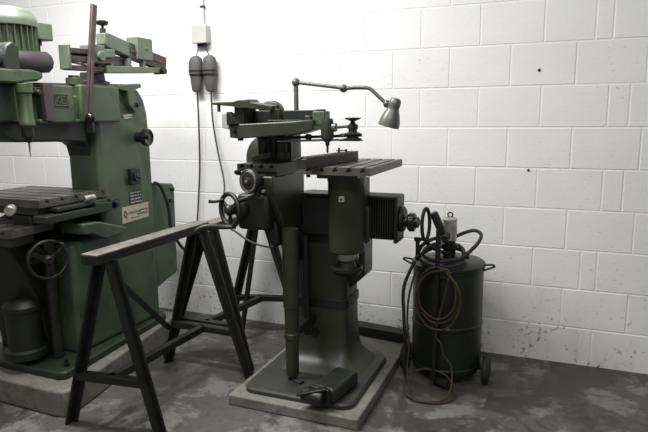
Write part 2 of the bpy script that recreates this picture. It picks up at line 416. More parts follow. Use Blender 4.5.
b = new(); box(b, -2.64, -2.53, 2.73, 2.82, 1.89, 1.995); bar(b, (-2.57,2.80,1.95), (-2.57,2.93,1.96), .04, .05); cyl(b, (-2.56,2.775,1.93), (-2.51,2.775,1.93), .03); obj('arm_clamp', b, 'green_pale', mm, .006)
b = new(); cyl(b, (-2.60,2.80,1.865), (-2.60,2.94,1.94), .02); obj('link_rod', b, 'slot', mm)
# long lever bar in front of the head
p0, p1 = Vector((-2.50,2.612,1.575)), Vector((-2.50,2.722,2.208))
b = new(); bar(b, p0, p1, .038, .018, (1,0,0)); bar(b, p0+Vector((.008,.0,0)), p0*.5+p1*.5+Vector((.008,.0,0)), .014, .012, (1,0,0))
lv = obj('feed_lever', b, 'brown_steel', mm, .002)
b = new(); ball(b, (-2.47,2.60,1.575), .030); obj('ball_knob', b, 'bakelite', lv)
b = new(); cyl(b, (-2.57,2.64,1.56), (-2.47,2.615,1.565), .016); lathe(b, [(.022,1.49),(.026,1.50),(.026,1.54),(.018,1.56)], (-2.53,2.65,0)); obj('lever_socket', b, 'slot', lv)
# controls on the column side
b = new(); lathe(b, [(.032,0),(.032,.04),(.02,.045),(.02,.055),(.052,.06),(.056,.07),(.056,.09),(.048,.095),(.035,.085),(.012,.085),(.012,.1)], (MX,3.10,1.447), (1,0,0)); obj('feed_knob', b, 'bakelite', mm)
b = new(); box(b, MX, MX+.03, 2.985, 3.078, 1.145, 1.25); sw = obj('switch_box', b, 'black', mm, .005)
b = new(); cyl(b, (MX+.03,3.032,1.195), (MX+.045,3.032,1.195), .028); bar(b, (MX+.048,3.01,1.205), (MX+.048,3.055,1.185), .012, .014, (1,0,0)); obj('switch_knob', b, 'bakelite', sw, .002)
b = new(); box(b, MX, MX+.004, 2.99, 3.105, 1.018, 1.102); pq = obj('data_plate', b, 'ink', mm)
b = new()
for r_, (z0, z1) in enumerate(((1.085,1.097),(1.064,1.078),(1.044,1.056),(1.023,1.035))):
    y = 2.997
    while y < 3.095:
        w_ = random.uniform(.012, .04); box(b, MX+.004, MX+.005, y, min(y+w_, 3.1), z0+.002, z1-.002); y += w_+random.uniform(.004, .012)
obj('plate_print', b, 'plate_white', pq)
b = new(); prism(b, [(2.91,.905),(3.165,.912),(3.165,1.012),(2.91,1.008)], 'x', MX, MX+.004); nq = obj('name_plate', b, 'cream', mm)
b = new()
for (y, z) in ((2.938,.962),):
    for (a0, a1) in (((0,.022),(.016,0)),((.016,0),(0,-.022)),((0,-.022),(-.016,0)),((-.016,0),(0,.022))):
        bar(b, (MX+.005, y+a0[0], z+a0[1]), (MX+.005, y+a1[0], z+a1[1]), .006, .003, (1,0,0))
obj('maker_mark', b, 'red', nq)
b = new(); y = 2.968
while y < 3.075:
    hh = random.choice((.013,.013,.018)); box(b, MX+.004, MX+.0052, y, y+.0035, .957, .957+hh); box(b, MX+.004, MX+.0052, y, y+.007, .957+random.choice((0,.006,.010)), .957+random.choice((.003,.009,.013))+.001)
    y += .0115
y = 3.05
while y < 3.15:
    box(b, MX+.004, MX+.0052, y, y+.006, .943, .950); y += .0085
y = 3.08
while y < 3.155:
    box(b, MX+.004, MX+.0052, y, y+.006, .967, .974); y += .0085
y = 2.985
while y < 3.06:
    box(b, MX+.004, MX+.0052, y, y+.005, .927, .932); y += .008
obj('name_print', b, 'ink', nq)
b = new(); bar(b, (MX+.003,2.985,1.585), (MX+.003,3.06,1.59), .012, .006, (1,0,0)); bar(b, (MX+.003,2.985,1.57), (MX+.003,3.06,1.575), .008, .006, (1,0,0)); obj('small_badge', b, 'cream', mm)
# electrical cabinet behind the column
b = new(); prism(b, [(3.244,.38),(3.49,.44),(3.505,1.07),(3.49,1.10),(3.244,1.125)], 'x', -2.95, -2.595)
cb = obj('electrical_cabinet', b, 'green', mm, .012)
b = new(); cyl(b, (-2.6,3.46,1.06), (-2.57,3.46,1.06), .012); cyl(b, (-2.6,3.44,.98), (-2.575,3.44,.98), .012); obj('cabinet_knob', b, 'black', cb)
b = new(); tube(b, [(-2.59,3.262,1.13),(-2.56,3.30,1.10),(-2.55,3.36,.95),(-2.555,3.38,.80),(-2.54,3.42,.70),(-2.52,3.50,.60),(-2.50,3.60,.58)], .011)
obj('supply_cable', b, 'rubber', cb)
# tables on the knee
b = new(); tslot_table(b, 'x', 2.28, 2.80, -3.2, -2.565, 1.10, 1.142, 5)
tt = obj('engraving_table', b, 'table', mm)
b = new(); box(b, -3.2, -2.60, 2.30, 2.78, 1.055, 1.10); obj('cross_slide', b, 'green_dark', mm, .004)
b = new(); prism(b, [(2.26,1.02),(2.79,1.02),(2.79,1.07),(2.62,1.085),(2.62,1.06),(2.26,1.06)], 'x', -2.60, -2.50); box(b, -2.60, -2.52, 2.36, 2.74, 1.07, 1.092)
obj('slide_rail', b, 'green_dark', mm, .005)
b = new(); box(b, -2.53, -2.50, 2.75, 2.82, 1.03, 1.09); cyl(b, (-2.5,2.785,1.062), (-2.485,2.785,1.062), .012); obj('rail_stop', b, 'green_dark', mm, .004)
b = new(); cyl(b, (-2.52,2.555,1.115), (-2.50,2.615,1.12), .020); cyl(b, (-2.56,2.60,1.10), (-2.50,2.60,1.118), .014); obj('clamp_lever', b, 'alu', mm, .004)
b = new(); cyl(b, (-2.64,2.17,1.11), (-2.57,2.10,1.112), .026); obj('traverse_knob', b, 'alu', mm, .006)
b = new(); tslot_table(b, 'y', -3.10, -2.64, 2.14, 2.43, .955, .995, 5); obj('template_table', b, 'table', mm)
b = new(); box(b, -3.1, -2.66, 2.16, 2.5, .90, .955); obj('template_slide', b, 'green_dark', mm, .006)
b = new(); prism(b, [(2.18,.90),(2.56,1.02),(2.56,.30),(2.40,.26),(2.34,.55)], 'x', -3.12, -2.72); box(b, -3.15, -2.83, 2.42, 3.2, .19, .98)
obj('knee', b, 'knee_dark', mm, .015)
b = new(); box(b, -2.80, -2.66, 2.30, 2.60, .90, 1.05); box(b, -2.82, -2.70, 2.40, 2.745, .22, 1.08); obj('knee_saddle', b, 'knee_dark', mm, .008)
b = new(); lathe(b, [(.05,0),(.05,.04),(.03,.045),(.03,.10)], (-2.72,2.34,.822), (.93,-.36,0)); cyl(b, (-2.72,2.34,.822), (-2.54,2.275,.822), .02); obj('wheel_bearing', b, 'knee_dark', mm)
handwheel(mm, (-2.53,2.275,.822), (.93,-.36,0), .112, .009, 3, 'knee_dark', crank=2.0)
b = new(); prism(b, [(2.49,.982),(2.62,.975),(2.845,.90),(2.845,.872),(2.66,.862),(2.56,.91),(2.49,.92)], 'x', -2.66, -2.48); obj('bracket_shelf', b, 'green', mm, .008)
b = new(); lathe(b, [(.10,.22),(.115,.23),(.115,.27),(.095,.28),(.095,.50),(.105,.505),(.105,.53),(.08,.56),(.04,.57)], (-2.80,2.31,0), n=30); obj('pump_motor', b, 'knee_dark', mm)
b = new(); cyl(b, (-2.66,2.40,.20), (-2.66,2.40,.9), .03); obj('elevating_screw', b, 'slot', mm)
for y in (2.32,):
    b = new(); lathe(b, [(.016,.195),(.016,.215),(.010,.216),(.010,.235)], (-2.515,y,0), n=6); obj('anchor_bolt', b, 'black', mm)

# ================================================================== ENGRAVER ON THE RIGHT
b = new(); prism(b, [(-1.628,2.58),(-.872,2.575),(-.878,3.62),(-.90,3.795),(-1.62,3.795)], 'z', 0, .062)
tag(obj('concrete_plinth', b, 'pad', None, .008, seg=3), 'low thin concrete plinth under the smaller olive engraving machine', 'plinth')
b = new(); bar(b, (-1.45,3.74,.098), (-.90,3.665,.098), .10, .07); 
tag(obj('steel_channel', b, 'black', None, .004), 'black steel channel lying along the rear edge of the low plinth, by the wall', 'steel bar')

en = thing('engraving_machine', 'olive green pantograph engraving machine with bent-arm lamp, standing on the low plinth', 'engraving machine', (-1.24, 3.1, .062))
z0 = .062
bp = [(x, y) for x, y in rrect(-1.575, -.93, 2.635, 3.36, .07)]
b = new(); loft(b, [[(x, y, z0) for x, y in bp], [(x, y, z0+.022) for x, y in bp], [(-1.2525+(x+1.2525)*.975, 3.0+(y-3.0)*.975, z0+.032) for x, y in bp]])
obj('base_plate', b, 'base_oily', en)
# flared foot and column
def rr3(x0, x1, y0, y1, r, z): return [(x, y, z) for x, y in rrect(x0, x1, y0, y1, r, 4)]
b = new(); loft(b, [rr3(-1.550,-.99,2.92,3.345,.09,z0+.03), rr3(-1.520,-1.035,2.97,3.34,.08,.12), rr3(-1.480,-1.085,3.03,3.335,.06,.155), rr3(-1.465,-1.105,3.05,3.33,.05,.22), rr3(-1.455,-1.112,3.06,3.325,.045,.32), rr3(-1.450,-1.118,3.07,3.32,.04,.60), rr3(-1.450,-1.118,3.07,3.32,.04,.95), rr3(-1.45,-1.14,3.16,3.32,.04,.96), rr3(-1.45,-1.14,3.16,3.32,.04,1.12)])
cl = obj('column', b, 'olive', en, ang=50)
b = new(); loft(b, [rr3(-1.46,-1.108,3.058,3.332,.045,.455), rr3(-1.46,-1.108,3.058,3.332,.045,.51)]); obj('column_band', b, 'olive_dark', cl, .003)
b = new(); prism(b, [(-1.40,.55),(-1.125,.55),(-1.03,.64),(-1.03,.92),(-1.40,.92)], 'y', 3.16, 3.33); obj('column_bracket', b, 'olive', en, .01)
b = new(); cyl(b, (-1.30,3.08,.30), (-1.30,3.035,.30), .022); obj('oil_plug', b, 'black', cl)
# horizontal slide with ribbed way cover
b = new(); box(b, -1.345, -.82, 3.02, 3.15, .90, 1.135); box(b, -1.345, -.80, 3.0, 3.155, 1.125, 1.142)
sl = obj('pattern_slide', b, 'black', en, .004)
for i in range(15):
    x = -.985+i*.0135
    if x > -.825: break
    f = new(); box(f, x, x+.006, 3.006, 3.022, .905, 1.125); obj('cover_rib', f, 'black', sl)
b = new(); prism(b, [(3.0,1.142),(3.155,1.142),(3.155,.885),(3.0,.885)], 'x', -.815, -.792); lathe(b, [(.072,-.792),(.072,-.775),(.06,-.768)], (0,3.08,1.01), (1,0,0)); 
obj('slide_end_cap', b, 'olive_dark', sl, .008)
b = new(); lathe(b, [(.030,-.78),(.030,-.75),(.044,-.745),(.052,-.737),(.052,-.715),(.044,-.707),(.030,-.707),(.030,-.690),(.018,-.684)], (0,3.06,1.0), (1,0,0)); obj('slide_knob', b, 'bakelite', sl)
b = new(); cyl(b, (-1.325,3.02,1.06), (-1.325,3.0,1.06), .017); obj('slide_bolt', b, 'olive', sl)
b = new(); box(b, -1.345, -1.15, 2.99, 3.03, .91, 1.12); obj('slide_gib', b, 'black', sl, .003)
# pedestal of the pattern table
pc = (-1.052, 2.92, 0)
b = new(); lathe(b, [(.092,.845),(.098,.85),(.100,.86),(.100,1.225),(.103,1.23),(.103,1.255),(.12,1.275)], pc, n=40); box(b, -1.12, -.96, 2.96, 3.04, .86, 1.24)
ped = obj('table_pedestal', b, 'olive', en)
b = new(); prism(b, [(-.96,.88),(-.935,.90),(-.935,1.08),(-.96,1.10)], 'y', 2.95, 3.03); obj('pedestal_lug', b, 'olive', ped, .006)
b = new(); lathe(b, [(.062,.80),(.065,.805),(.065,.835),(.06,.842)], pc, n=36); obj('pedestal_collar', b, 'steel', ped)
b = new(); lathe(b, [(.05,.715),(.07,.72),(.088,.74),(.088,.757),(.08,.76),(.055,.752),(.04,.80)], pc, n=36); obj('adjusting_wheel', b, 'olive_dark', ped)
b = new(); box(b, -1.057, -1.027, 2.808, 2.823, 1.13, 1.16); pt = obj('round_badge', b, 'cream', ped, .002, label='small cream badge')
b = new(); cyl(b, (-1.042,2.808,1.145), (-1.042,2.805,1.145), .006, n=12); obj('badge_dot', b, 'ink', pt)
# pattern table, slots run towards the wall
b = new(); tslot_table(b, 'y', -1.225, -.858, 2.72, 3.35, 1.278, 1.318, 5, .008, .010, .012, .011)
tb = obj('pattern_table', b, 'table', en)
b = new(); box(b, -1.15, -.93, 2.74, 3.2, 1.258, 1.28); obj('table_web', b, 'olive_dark', tb, .004)
for x in (-1.20, -1.14, -1.10, -.99):
    b = new(); cyl(b, (x,2.75,1.278), (x,2.75,1.262), .011, n=10); obj('table_bolt', b, 'black', tb)
b = new(); bar(b, (-1.172,2.60,1.343), (-1.095,3.16,1.343), .062, .048)
rl = obj('copy_holder', b, 'slot', tb, .003)
b = new(); bar(b, (-1.187,2.60,1.371), (-1.110,3.16,1.371), .022, .008); obj('copy_strip', b, 'table', rl)
b = new(); bar(b, (-1.152,2.60,1.371), (-1.075,3.16,1.371), .018, .008); obj('copy_strip', b, 'table', rl)
b = new(); cyl(b, (-1.12,2.99,1.37), (-1.12,2.99,1.40), .006); cyl(b, (-1.10,3.05,1.37), (-1.10,3.05,1.39), .006); bar(b, (-1.125,2.97,1.385), (-1.10,3.06,1.385), .008, .006); obj('holder_clamp', b, 'black', rl)
# knee bracket with its work table
b = new(); loft(b, [[(-1.52,2.72,1.262),(-1.385,2.70,1.262),(-1.385,3.115,1.262),(-1.60,3.20,1.262)],
                    [(-1.515,2.72,1.17),(-1.385,2.71,1.17),(-1.385,3.115,1.17),(-1.60,3.20,1.17)],
                    [(-1.50,2.80,1.04),(-1.385,2.80,1.04),(-1.385,3.11,1.04),(-1.56,3.2,1.04)],
                    [(-1.45,2.90,.86),(-1.385,2.885,.86),(-1.385,3.105,.86),(-1.5,3.2,.86)],
                    [(-1.42,2.94,.74),(-1.385,2.94,.74),(-1.385,3.10,.74),(-1.45,3.2,.74)]])
kn = obj('knee', b, 'olive', en, .008)
b = new(); cyl(b, (-1.44,2.695,1.185), (-1.44,2.718,1.185), .008, n=12); obj('oil_nipple', b, 'cream', kn)
b = new(); prism(b, [(-1.50,1.06),(-1.445,1.06),(-1.405,.98),(-1.395,.90),(-1.42,.86),(-1.46,.90),(-1.50,1.0)], 'y', 2.78, 2.95); obj('recess_shade_block', b, 'black', kn, .01)  # solid black block painting the shade inside the arched opening
b = new(); tslot_table(b, 'y', -1.612, -1.375, 2.735, 3.0, 1.285, 1.323, 4, .007, .009, .010, .010); wt = obj('work_table', b, 'slot', en)
b = new(); box(b, -1.59, -1.378, 2.745, 3.0, 1.258, 1.287); obj('table_slide', b, 'black', wt, .003)
b = new(); box(b, -1.56, -1.40, 2.95, 3.08, 1.323, 1.335); cyl(b, (-1.50,3.0,1.335), (-1.50,3.0,1.35), .02); obj('work_plate', b, 'table', wt, .002)
b = new(); bar(b, (-1.60,3.02,1.335), (-1.40,3.10,1.335), .02, .02); obj('work_clamp', b, 'slot', wt, .002)
# dial and handwheel of the knee
dc = Vector((-1.487,2.63,1.243))
b = new(); lathe(b, [(.030,-.12),(.030,-.03),(.060,-.028),(.064,-.02),(.064,.0),(.058,.006),(.054,.002),(.02,.002),(.018,.012),(.006,.014)], dc, (-.25,-.97,0), 36)
dl = obj('dial_wheel', b, 'slot', en)
b = new(); lathe(b, [(.045,.0025),(.053,.0045),(.055,.003)], dc, (-.25,-.97,0), 36, False); obj('dial_scale', b, 'steel', dl)
b = new(); lathe(b, [(.004,.012),(.008,.013),(.008,.02),(.003,.021)], dc, (-.25,-.97,0), 12); obj('dial_nut', b, 'bright', dl)
b = new(); lathe(b, [(.008,0),(.014,.008),(.014,.03),(.008,.04)], dc+Vector((-.043,0,.043)), (-.25,-.97,.2), 14); obj('dial_handle', b, 'bakelite', dl)
b = new(); cyl(b, (-1.44,2.66,1.17), (-1.56,2.66,1.135), .012); obj('clamp_lever', b, 'slot', en)
b = new(); box(b, -1.61, -1.42, 2.71, 2.98, .968, 1.165); obj('knee_gearbox', b, 'olive_dark', en, .022)
wn = Vector((-.42,-.907,0)); wc = Vector((-1.612,2.645,1.085))
b = new(); cyl(b, wc-wn*.09, wc+wn*.01, .02); lathe(b, [(.05,-.085),(.055,-.075),(.055,-.06),(.04,-.05)], wc, wn); obj('wheel_shaft', b, 'slot', en)
hw = handwheel(en, wc, wn, .098, .0125, 3, 'black', crank=None, hub=.028)
b = new(); tube(b, [wc+Vector((.04,-.01,-.088)), wc+Vector((-.02,-.03,-.088)), wc+Vector((-.07,-.06,-.082)), wc+Vector((-.115,-.09,-.085)), wc+Vector((-.15,-.11,-.105))], lambda t: .009+.006*math.sin(PI*t)); obj('crank_handle', b, 'slot', hw)
b = new(); tube(b, [wc+Vector((-.045,.02,.055)), wc+Vector((-.065,0,.046)), wc+Vector((-.085,-.02,.043)), wc+Vector((-.108,-.035,.047))], lambda t: .006+.004*t); obj('crank_handle', b, 'black', hw)
# support post under the knee
b = new(); lathe(b, [(.030,.115),(.036,.12),(.038,.34),(.044,.345),(.044,.37),(.040,.375),(.040,.52),(.046,.525),(.046,.97)], (-1.345,2.82,0), n=24)
po = obj('support_post', b, 'olive', en)
b = new(); cyl(b, (-1.345,2.82,.09), (-1.345,2.82,.15), .022); bar(b, (-1.36,2.82,.10), (-1.27,2.78,.10), .035, .016); obj('post_foot', b, 'slot', po, .003)
b = new(); box(b, -1.36, -1.30, 2.83, 3.09, .36, .41); obj('post_bracket', b, 'olive_dark', en, .008)
b = new(); cyl(b, (-1.335,3.0,.30), (-1.335,3.0,.9), .02); box(b, -1.375, -1.35, 3.02, 3.08, .35, .9); obj('guide_rod', b, 'olive_dark', en)
# neck and round flange carrying the pantograph
b = new(); loft(b, [rr3(-1.60,-1.40,2.99,3.13,.02,.90), rr3(-1.60,-1.40,2.99,3.13,.02,1.26), rr3(-1.57,-1.405,3.0,3.13,.02,1.49)])
obj('neck', b, 'olive_dark', en)
b = new(); lathe(b, [(.06,-.02),(.13,0),(.145,.012),(.145,.07),(.13,.09)], (-1.60,3.06,1.325), (0,1,0), 40); obj('swivel_flange', b, 'olive', en)
b = new(); cyl(b, (-1.545,2.96,1.30), (-1.545,2.96,1.47), .055); lathe(b, [(.03,1.335),(.04,1.35),(.04,1.38)], (-1.42,2.9,0)); cyl(b, (-1.42,2.9,1.38), (-1.42,2.9,1.47), .03); box(b, -1.40, -1.375, 2.92, 2.95, 1.33, 1.46); obj('cutter_spindle', b, 'slot', en)
b = new(); bar(b, (-1.58,2.86,1.34), (-1.46,2.84,1.365), .03, .03); bar(b, (-1.54,2.90,1.36), (-1.52,2.90,1.45), .05, .03); obj('tool_rest', b, 'slot', en, .003)
# boat shaped pantograph beam
b = new(); loft(b, [[(-1.652,2.735,1.462),(-1.652,2.88,1.462),(-1.652,2.88,1.525),(-1.652,2.735,1.525)],
                    [(-1.58,2.72,1.458),(-1.58,2.90,1.458),(-1.58,2.90,1.535),(-1.58,2.72,1.535)],
                    [(-1.27,2.72,1.478),(-1.27,2.90,1.478),(-1.27,2.90,1.548),(-1.27,2.72,1.548)],
                    [(-1.165,2.74,1.505),(-1.165,2.88,1.505),(-1.165,2.88,1.556),(-1.165,2.74,1.556)]])
bmn = obj('pantograph_beam', b, 'olive', en, .006)
b = new(); box(b, -1.60, -1.21, 2.90, 2.925, 1.50, 1.605); box(b, -1.645, -1.585, 2.78, 2.92, 1.53, 1.625); obj('rear_rail', b, 'olive_dark', bmn, .004)
b = new(); prism(b, [(-1.697,1.515),(-1.653,1.505),(-1.653,1.595),(-1.697,1.592)], 'y', 2.735, 2.88); obj('end_plate', b, 'pale', bmn, .004, label='pale grey-green end plate')
b = new(); prism(b, [(-1.655,1.60),(-1.64,1.60),(-1.585,1.535),(-1.655,1.53)], 'y', 2.715, 2.755); obj('end_gusset', b, 'olive_dark', bmn, .003)
b = new(); cyl(b, (-1.612,2.735,1.50), (-1.612,2.70,1.50), .012); obj('end_screw', b, 'black', bmn)
b = new(); cyl(b, (-1.61,2.78,1.465), (-1.61,2.78,1.445), .015); obj('end_screw', b, 'black', bmn)
b = new(); box(b, -1.425, -1.37, 2.77, 2.82, 1.535, 1.61); lathe(b, [(.018,1.60),(.018,1.63),(.012,1.635)], (-1.395,2.79,0), n=10); box(b, -1.43, -1.24, 2.75, 2.79, 1.545, 1.555); obj('beam_clamp', b, 'slot', bmn, .003)
b = new(); box(b, -1.22, -1.19, 2.76, 2.86, 1.53, 1.575); obj('beam_stop', b, 'olive', bmn, .004)
# flat arm with pointed tip on the left
b = new(); loft(b, [[(x,2.79-w,z-h),(x,2.79+w,z-h),(x,2.79+w,z+h),(x,2.79-w,z+h)] for x,w,z,h in ((-1.785,.010,1.645,.006),(-1.64,.028,1.640,.013),(-1.60,.045,1.638,.022),(-1.53,.05,1.640,.024),(-1.52,.05,1.630,.018),(-1.40,.045,1.615,.012))])
pa = obj('lever_arm', b, 'olive', en, .004)
b = new(); cyl(b, (-1.745,2.79,1.60), (-1.745,2.79,1.647), .009); obj('arm_pin', b, 'slot', pa)
b = new(); lathe(b, [(.06,0),(.075,.01),(.075,.05),(.06,.06)], (-1.52,2.95,1.585), (0,1,0), 32); obj('arm_disc', b, 'olive_dark', pa)
# tracer head with its thin rods and stack of discs
b = new(); box(b, -1.182, -1.115, 2.77, 2.85, 1.525, 1.598); th = obj('tracer_block', b, 'green', en, .006)
b = new(); box(b, -1.168, -1.130, 2.79, 2.83, 1.598, 1.607); obj('block_cap', b, 'black', th, .002)
b = new(); lathe(b, [(.014,1.44),(.022,1.45),(.032,1.46),(.034,1.50),(.034,1.53),(.028,1.56)], (-1.108,2.79,0)); obj('tracer_housing', b, 'olive', th)
b = new(); lathe(b, [(.003,1.385),(.006,1.392),(.006,1.42),(.011,1.425),(.011,1.45)], (-1.108,2.79,0), n=12); obj('tracer_pin', b, 'slot', th)
b = new(); cyl(b, (-1.08,2.79,1.515), (-1.06,2.79,1.515), .022); cyl(b, (-1.07,2.79,1.515), (-1.0,2.82,1.519), .0075); obj('tracer_rod', b, 'lamp', th)
b = new(); cyl(b, (-1.42,2.84,1.457), (-.94,2.84,1.475), .0075); lathe(b, [(.008,-.02),(.015,-.01),(.015,.01),(.008,.02)], (-1.235,2.84,1.465), (1,0,0)); obj('link_rod', b, 'slot', en)
b = new(); cyl(b, (-1.43,2.86,1.44), (-.95,2.86,1.453), .006); obj('link_rod', b, 'bright', en)
b = new(); bar(b, (-1.06,2.85,1.476), (-.985,2.85,1.488), .02, .008); obj('link_plate', b, 'slot', en)
sc = (-.985,2.83,0)
b = new(); lathe(b, [(.03,1.447),(.046,1.452),(.046,1.458),(.03,1.462),(.032,1.472),(.044,1.478),(.044,1.484),(.022,1.492),(.022,1.505),(.028,1.508),(.028,1.524),(.014,1.535),(.010,1.548)], sc, n=28)
ds = obj('ratio_turret', b, 'olive_dark', en)
b = new(); lathe(b, [(.012,1.545),(.022,1.55),(.041,1.556),(.041,1.562),(.02,1.564)], sc, n=24); obj('turret_knob', b, 'black', ds)
b = new(); box(b, -1.05, -.94, 2.81, 2.86, 1.445, 1.452); obj('turret_plate', b, 'slot', ds, .001)
# bent arm lamp
b = new(); cyl(b, (-1.376,3.0,1.47), (-1.376,3.0,1.75), .0135); lathe(b, [(.026,1.50),(.026,1.56),(.018,1.57)], (-1.376,3.0,0))
lm = obj('machine_lamp', b, 'lamp', en)
b = new(); ball(b, (-1.376,3.0,1.757), .024); obj('lamp_joint', b, 'lamp', lm)
b = new(); ball(b, (-1.095,3.0,1.717), .022); cyl(b, (-1.095,2.985,1.717), (-1.095,2.97,1.708), .012); obj('lamp_joint', b, 'lamp', lm)
b = new(); cyl(b, (-1.376,3.0,1.757), (-1.095,3.0,1.719), .010); obj('lamp_arm', b, 'lamp', lm)
b = new(); tube(b, [(-1.095,3.0,1.717),(-1.03,3.0,1.720),(-.97,3.0,1.717),(-.94,3.0,1.706),(-.90,3.0,1.670),(-.858,3.0,1.632)], .010, 12); obj('lamp_arm', b, 'lamp', lm)
b = new(); cyl(b, (-.868,3.0,1.630), (-.83,3.0,1.630), .016); ball(b, (-.855,3.0,1.632), .02); obj('lamp_joint', b, 'lamp', lm)
ax = Vector((-.27,.0,-.96)).normalized()
b = new(); lathe(b, [(.004,-.006),(.022,-.004),(.030,.008),(.032,.03),(.030,.045),(.034,.06),(.045,.085),(.054,.115),(.057,.145),(.054,.145),(.050,.115),(.041,.085),(.03,.06),(.02,.05),(.004,.048)], (-.805,2.995,1.655), ax, 32)
obj('lamp_shade', b, 'lamp', lm)
b = new(); lathe(b, [(.012,.05),(.014,.06),(.026,.085),(.030,.105),(.022,.125),(.004,.133)], (-.805,2.995,1.655), ax, 20); obj('lamp_bulb', b, 'inside', lm)
# foot switch box on the base plate
R = Matrix.Rotation(math.radians(-10), 3, 'Z')
def fb(b_, x0, x1, y0, y1, za, zb):
    t = new(); box(t, x0, x1, y0, y1, za, zb); 
    for v in t.verts: v.co = R @ v.co + Vector((-1.065,2.735,0))
    return t
b = fb(None, -.07, .07, -.11, .16, .094, .178); fs = obj('foot_switch_box', b, 'olive_dark', en, .018)
b = fb(None, -.068, .055, -.14, -.112, .094, .185); obj('switch_cover', b, 'black', fs, .006)
b = new(); bar(b, (-1.05,2.60,.188), (-1.20,2.56,.150), .04, .014); obj('foot_pedal', b, 'black', fs, .004)
b = new(); lathe(b, [(.035,-.06),(.040,-.05),(.040,.05),(.035,.06)], (-1.12,2.59,.135), (1,-.15,0)); obj('pedal_motor', b, 'black', fs)

# ================================================================== TRESTLES
def trestle(name, label, x, ya, yb, frames, z, brace, top='trestle_top'):
    t = thing(name, label, 'trestle', (x[0], (ya+yb)/2, 0), 'steel trestles')
    b = new(); bar(b, (x[0],ya,z-.025), (x[1],yb,z-.025), .095, .045)
    tb = obj('top_beam', b, 'trestle', t, .003)
    b = new(); bar(b, (x[0],ya,z), (x[1],yb,z), .099, .008); bb = obj('beam_plate', b, top, tb, .001)
    mids = []
    for (y, xl, xr, yl, yr) in frames:
        f = (y-ya)/(yb-ya); xc = x[0]+(x[1]-x[0])*f
        for s, xf, yf in ((-1, xl, yl), (1, xr, yr)):
            b = new(); foot = Vector((xf, yf, 0)); apex = Vector((xc+s*.035, y, z-.045))
            d = (apex-foot).normalized()
            side = Vector((0,1,0))
            bar(b, foot+Vector((0,0,.0)), apex, .055, .012, side.cross(d)); 
            bar(b, foot+side*.022, apex+side*.022, .012, .066, side.cross(d))
            for v in b.verts:
                if v.co.z < .03 and abs(v.co.z) < .03: v.co.z = 0
            obj('leg', b, 'trestle', t)
        zr = .275; fl = zr/(z-.045)
        pl_ = Vector((xl+(xc-.035-xl)*fl, yl+(y-yl)*fl, zr)); pr_ = Vector((xr+(xc+.035-xr)*fl, yr+(y-yr)*fl, zr))
        b = new(); bar(b, pl_, pr_, .045, .04); obj('cross_rail', b, 'trestle', t, .002)
        mids.append((pl_+pr_)/2)
    b = new(); bar(b, mids[0], mids[1], .04, .04); obj('stretcher', b, 'trestle', t, .002)
    if brace:
        b = new(); bar(b, brace[0], brace[1], .035, .02); obj('brace', b, 'trestle', t, .002)
    return t
trestle('steel_trestle', 'black steel trestle with dusty top beam, nearest, between the two machines', (-2.035,-2.03), 2.06, 2.995,
        [(2.15,-2.31,-1.79,2.115,2.18),(2.93,-2.305,-1.70,2.93,2.925)], .935, ((-2.03,2.2,.80),(-2.26,2.92,.24)))
trestle('steel_trestle', 'black steel trestle farther back, partly hidden behind the smaller engraving machine', (-2.0,-1.97), 3.005, 3.74,
        [(3.005,-2.366,-1.745,3.005,3.005),(3.62,-2.20,-1.68,3.50,3.66)], .925, ((-1.97,3.60,.86),(-2.03,3.42,.03)))

# ================================================================== GREASE DRUM
dr = thing('grease_drum', 'dark green wheeled drum with hand pump on its lid, by the white wall', 'drum', (-.585, 3.42, 0))
dc = Vector((-.585,3.42,0))
b = new(); lathe(b, [(.18,.065),(.205,.07),(.210,.085),(.210,.095),(.207,.10),(.207,.33),(.211,.337),(.211,.35),(.207,.357),(.207,.665),(.212,.67),(.214,.69),(.210,.70),(.19,.702)], dc, n=56)
bd = obj('drum_body', b, 'drum', dr, ang=18)
b = new(); lathe(b, [(.213,.688),(.217,.692),(.217,.706),(.205,.716),(.12,.728),(.0,.733)], dc, n=56); obj('drum_lid', b, 'drum', dr)
for s in (-1, 1):
    b = new(); tube(b, [dc+Vector((s*.205,-.02,.672)), dc+Vector((s*.265,-.02,.70)), dc+Vector((s*.268,-.02,.706)), dc+Vector((s*.255,-.02,.712)), dc+Vector((s*.205,-.02,.706))], .006, 8, False, 3)
    obj('side_handle', b, 'black', dr)
b = new(); lathe(b, [(.185,.045),(.195,.05),(.195,.07),(.18,.072)], dc, n=40); bar(b, dc+Vector((-.25,-.03,.08)), dc+Vector((.25,-.03,.08)), .04, .02); obj('dolly_frame', b, 'black', dr)
for s, yy in ((-1, 3.40), (1, 3.36)):
    b = new(); c = Vector((dc.x+s*.247, yy, .082)); lathe(b, [(.05,-.022),(.076,-.020),(.082,-.012),(.082,.012),(.076,.020),(.05,.022)], c, (1,0,0), 32)
    wh = obj('wheel', b, 'rubber', dr)
    b = new(); lathe(b, [(.02,-.027),(.048,-.024),(.048,.024),(.02,.027)], c, (1,0,0), 24); obj('wheel_hub', b, 'black', wh)
b = new(); cyl(b, dc+Vector((-.02,-.19,.03)), dc+Vector((.06,-.23,.03)), .028); obj('caster', b, 'rubber', dr)
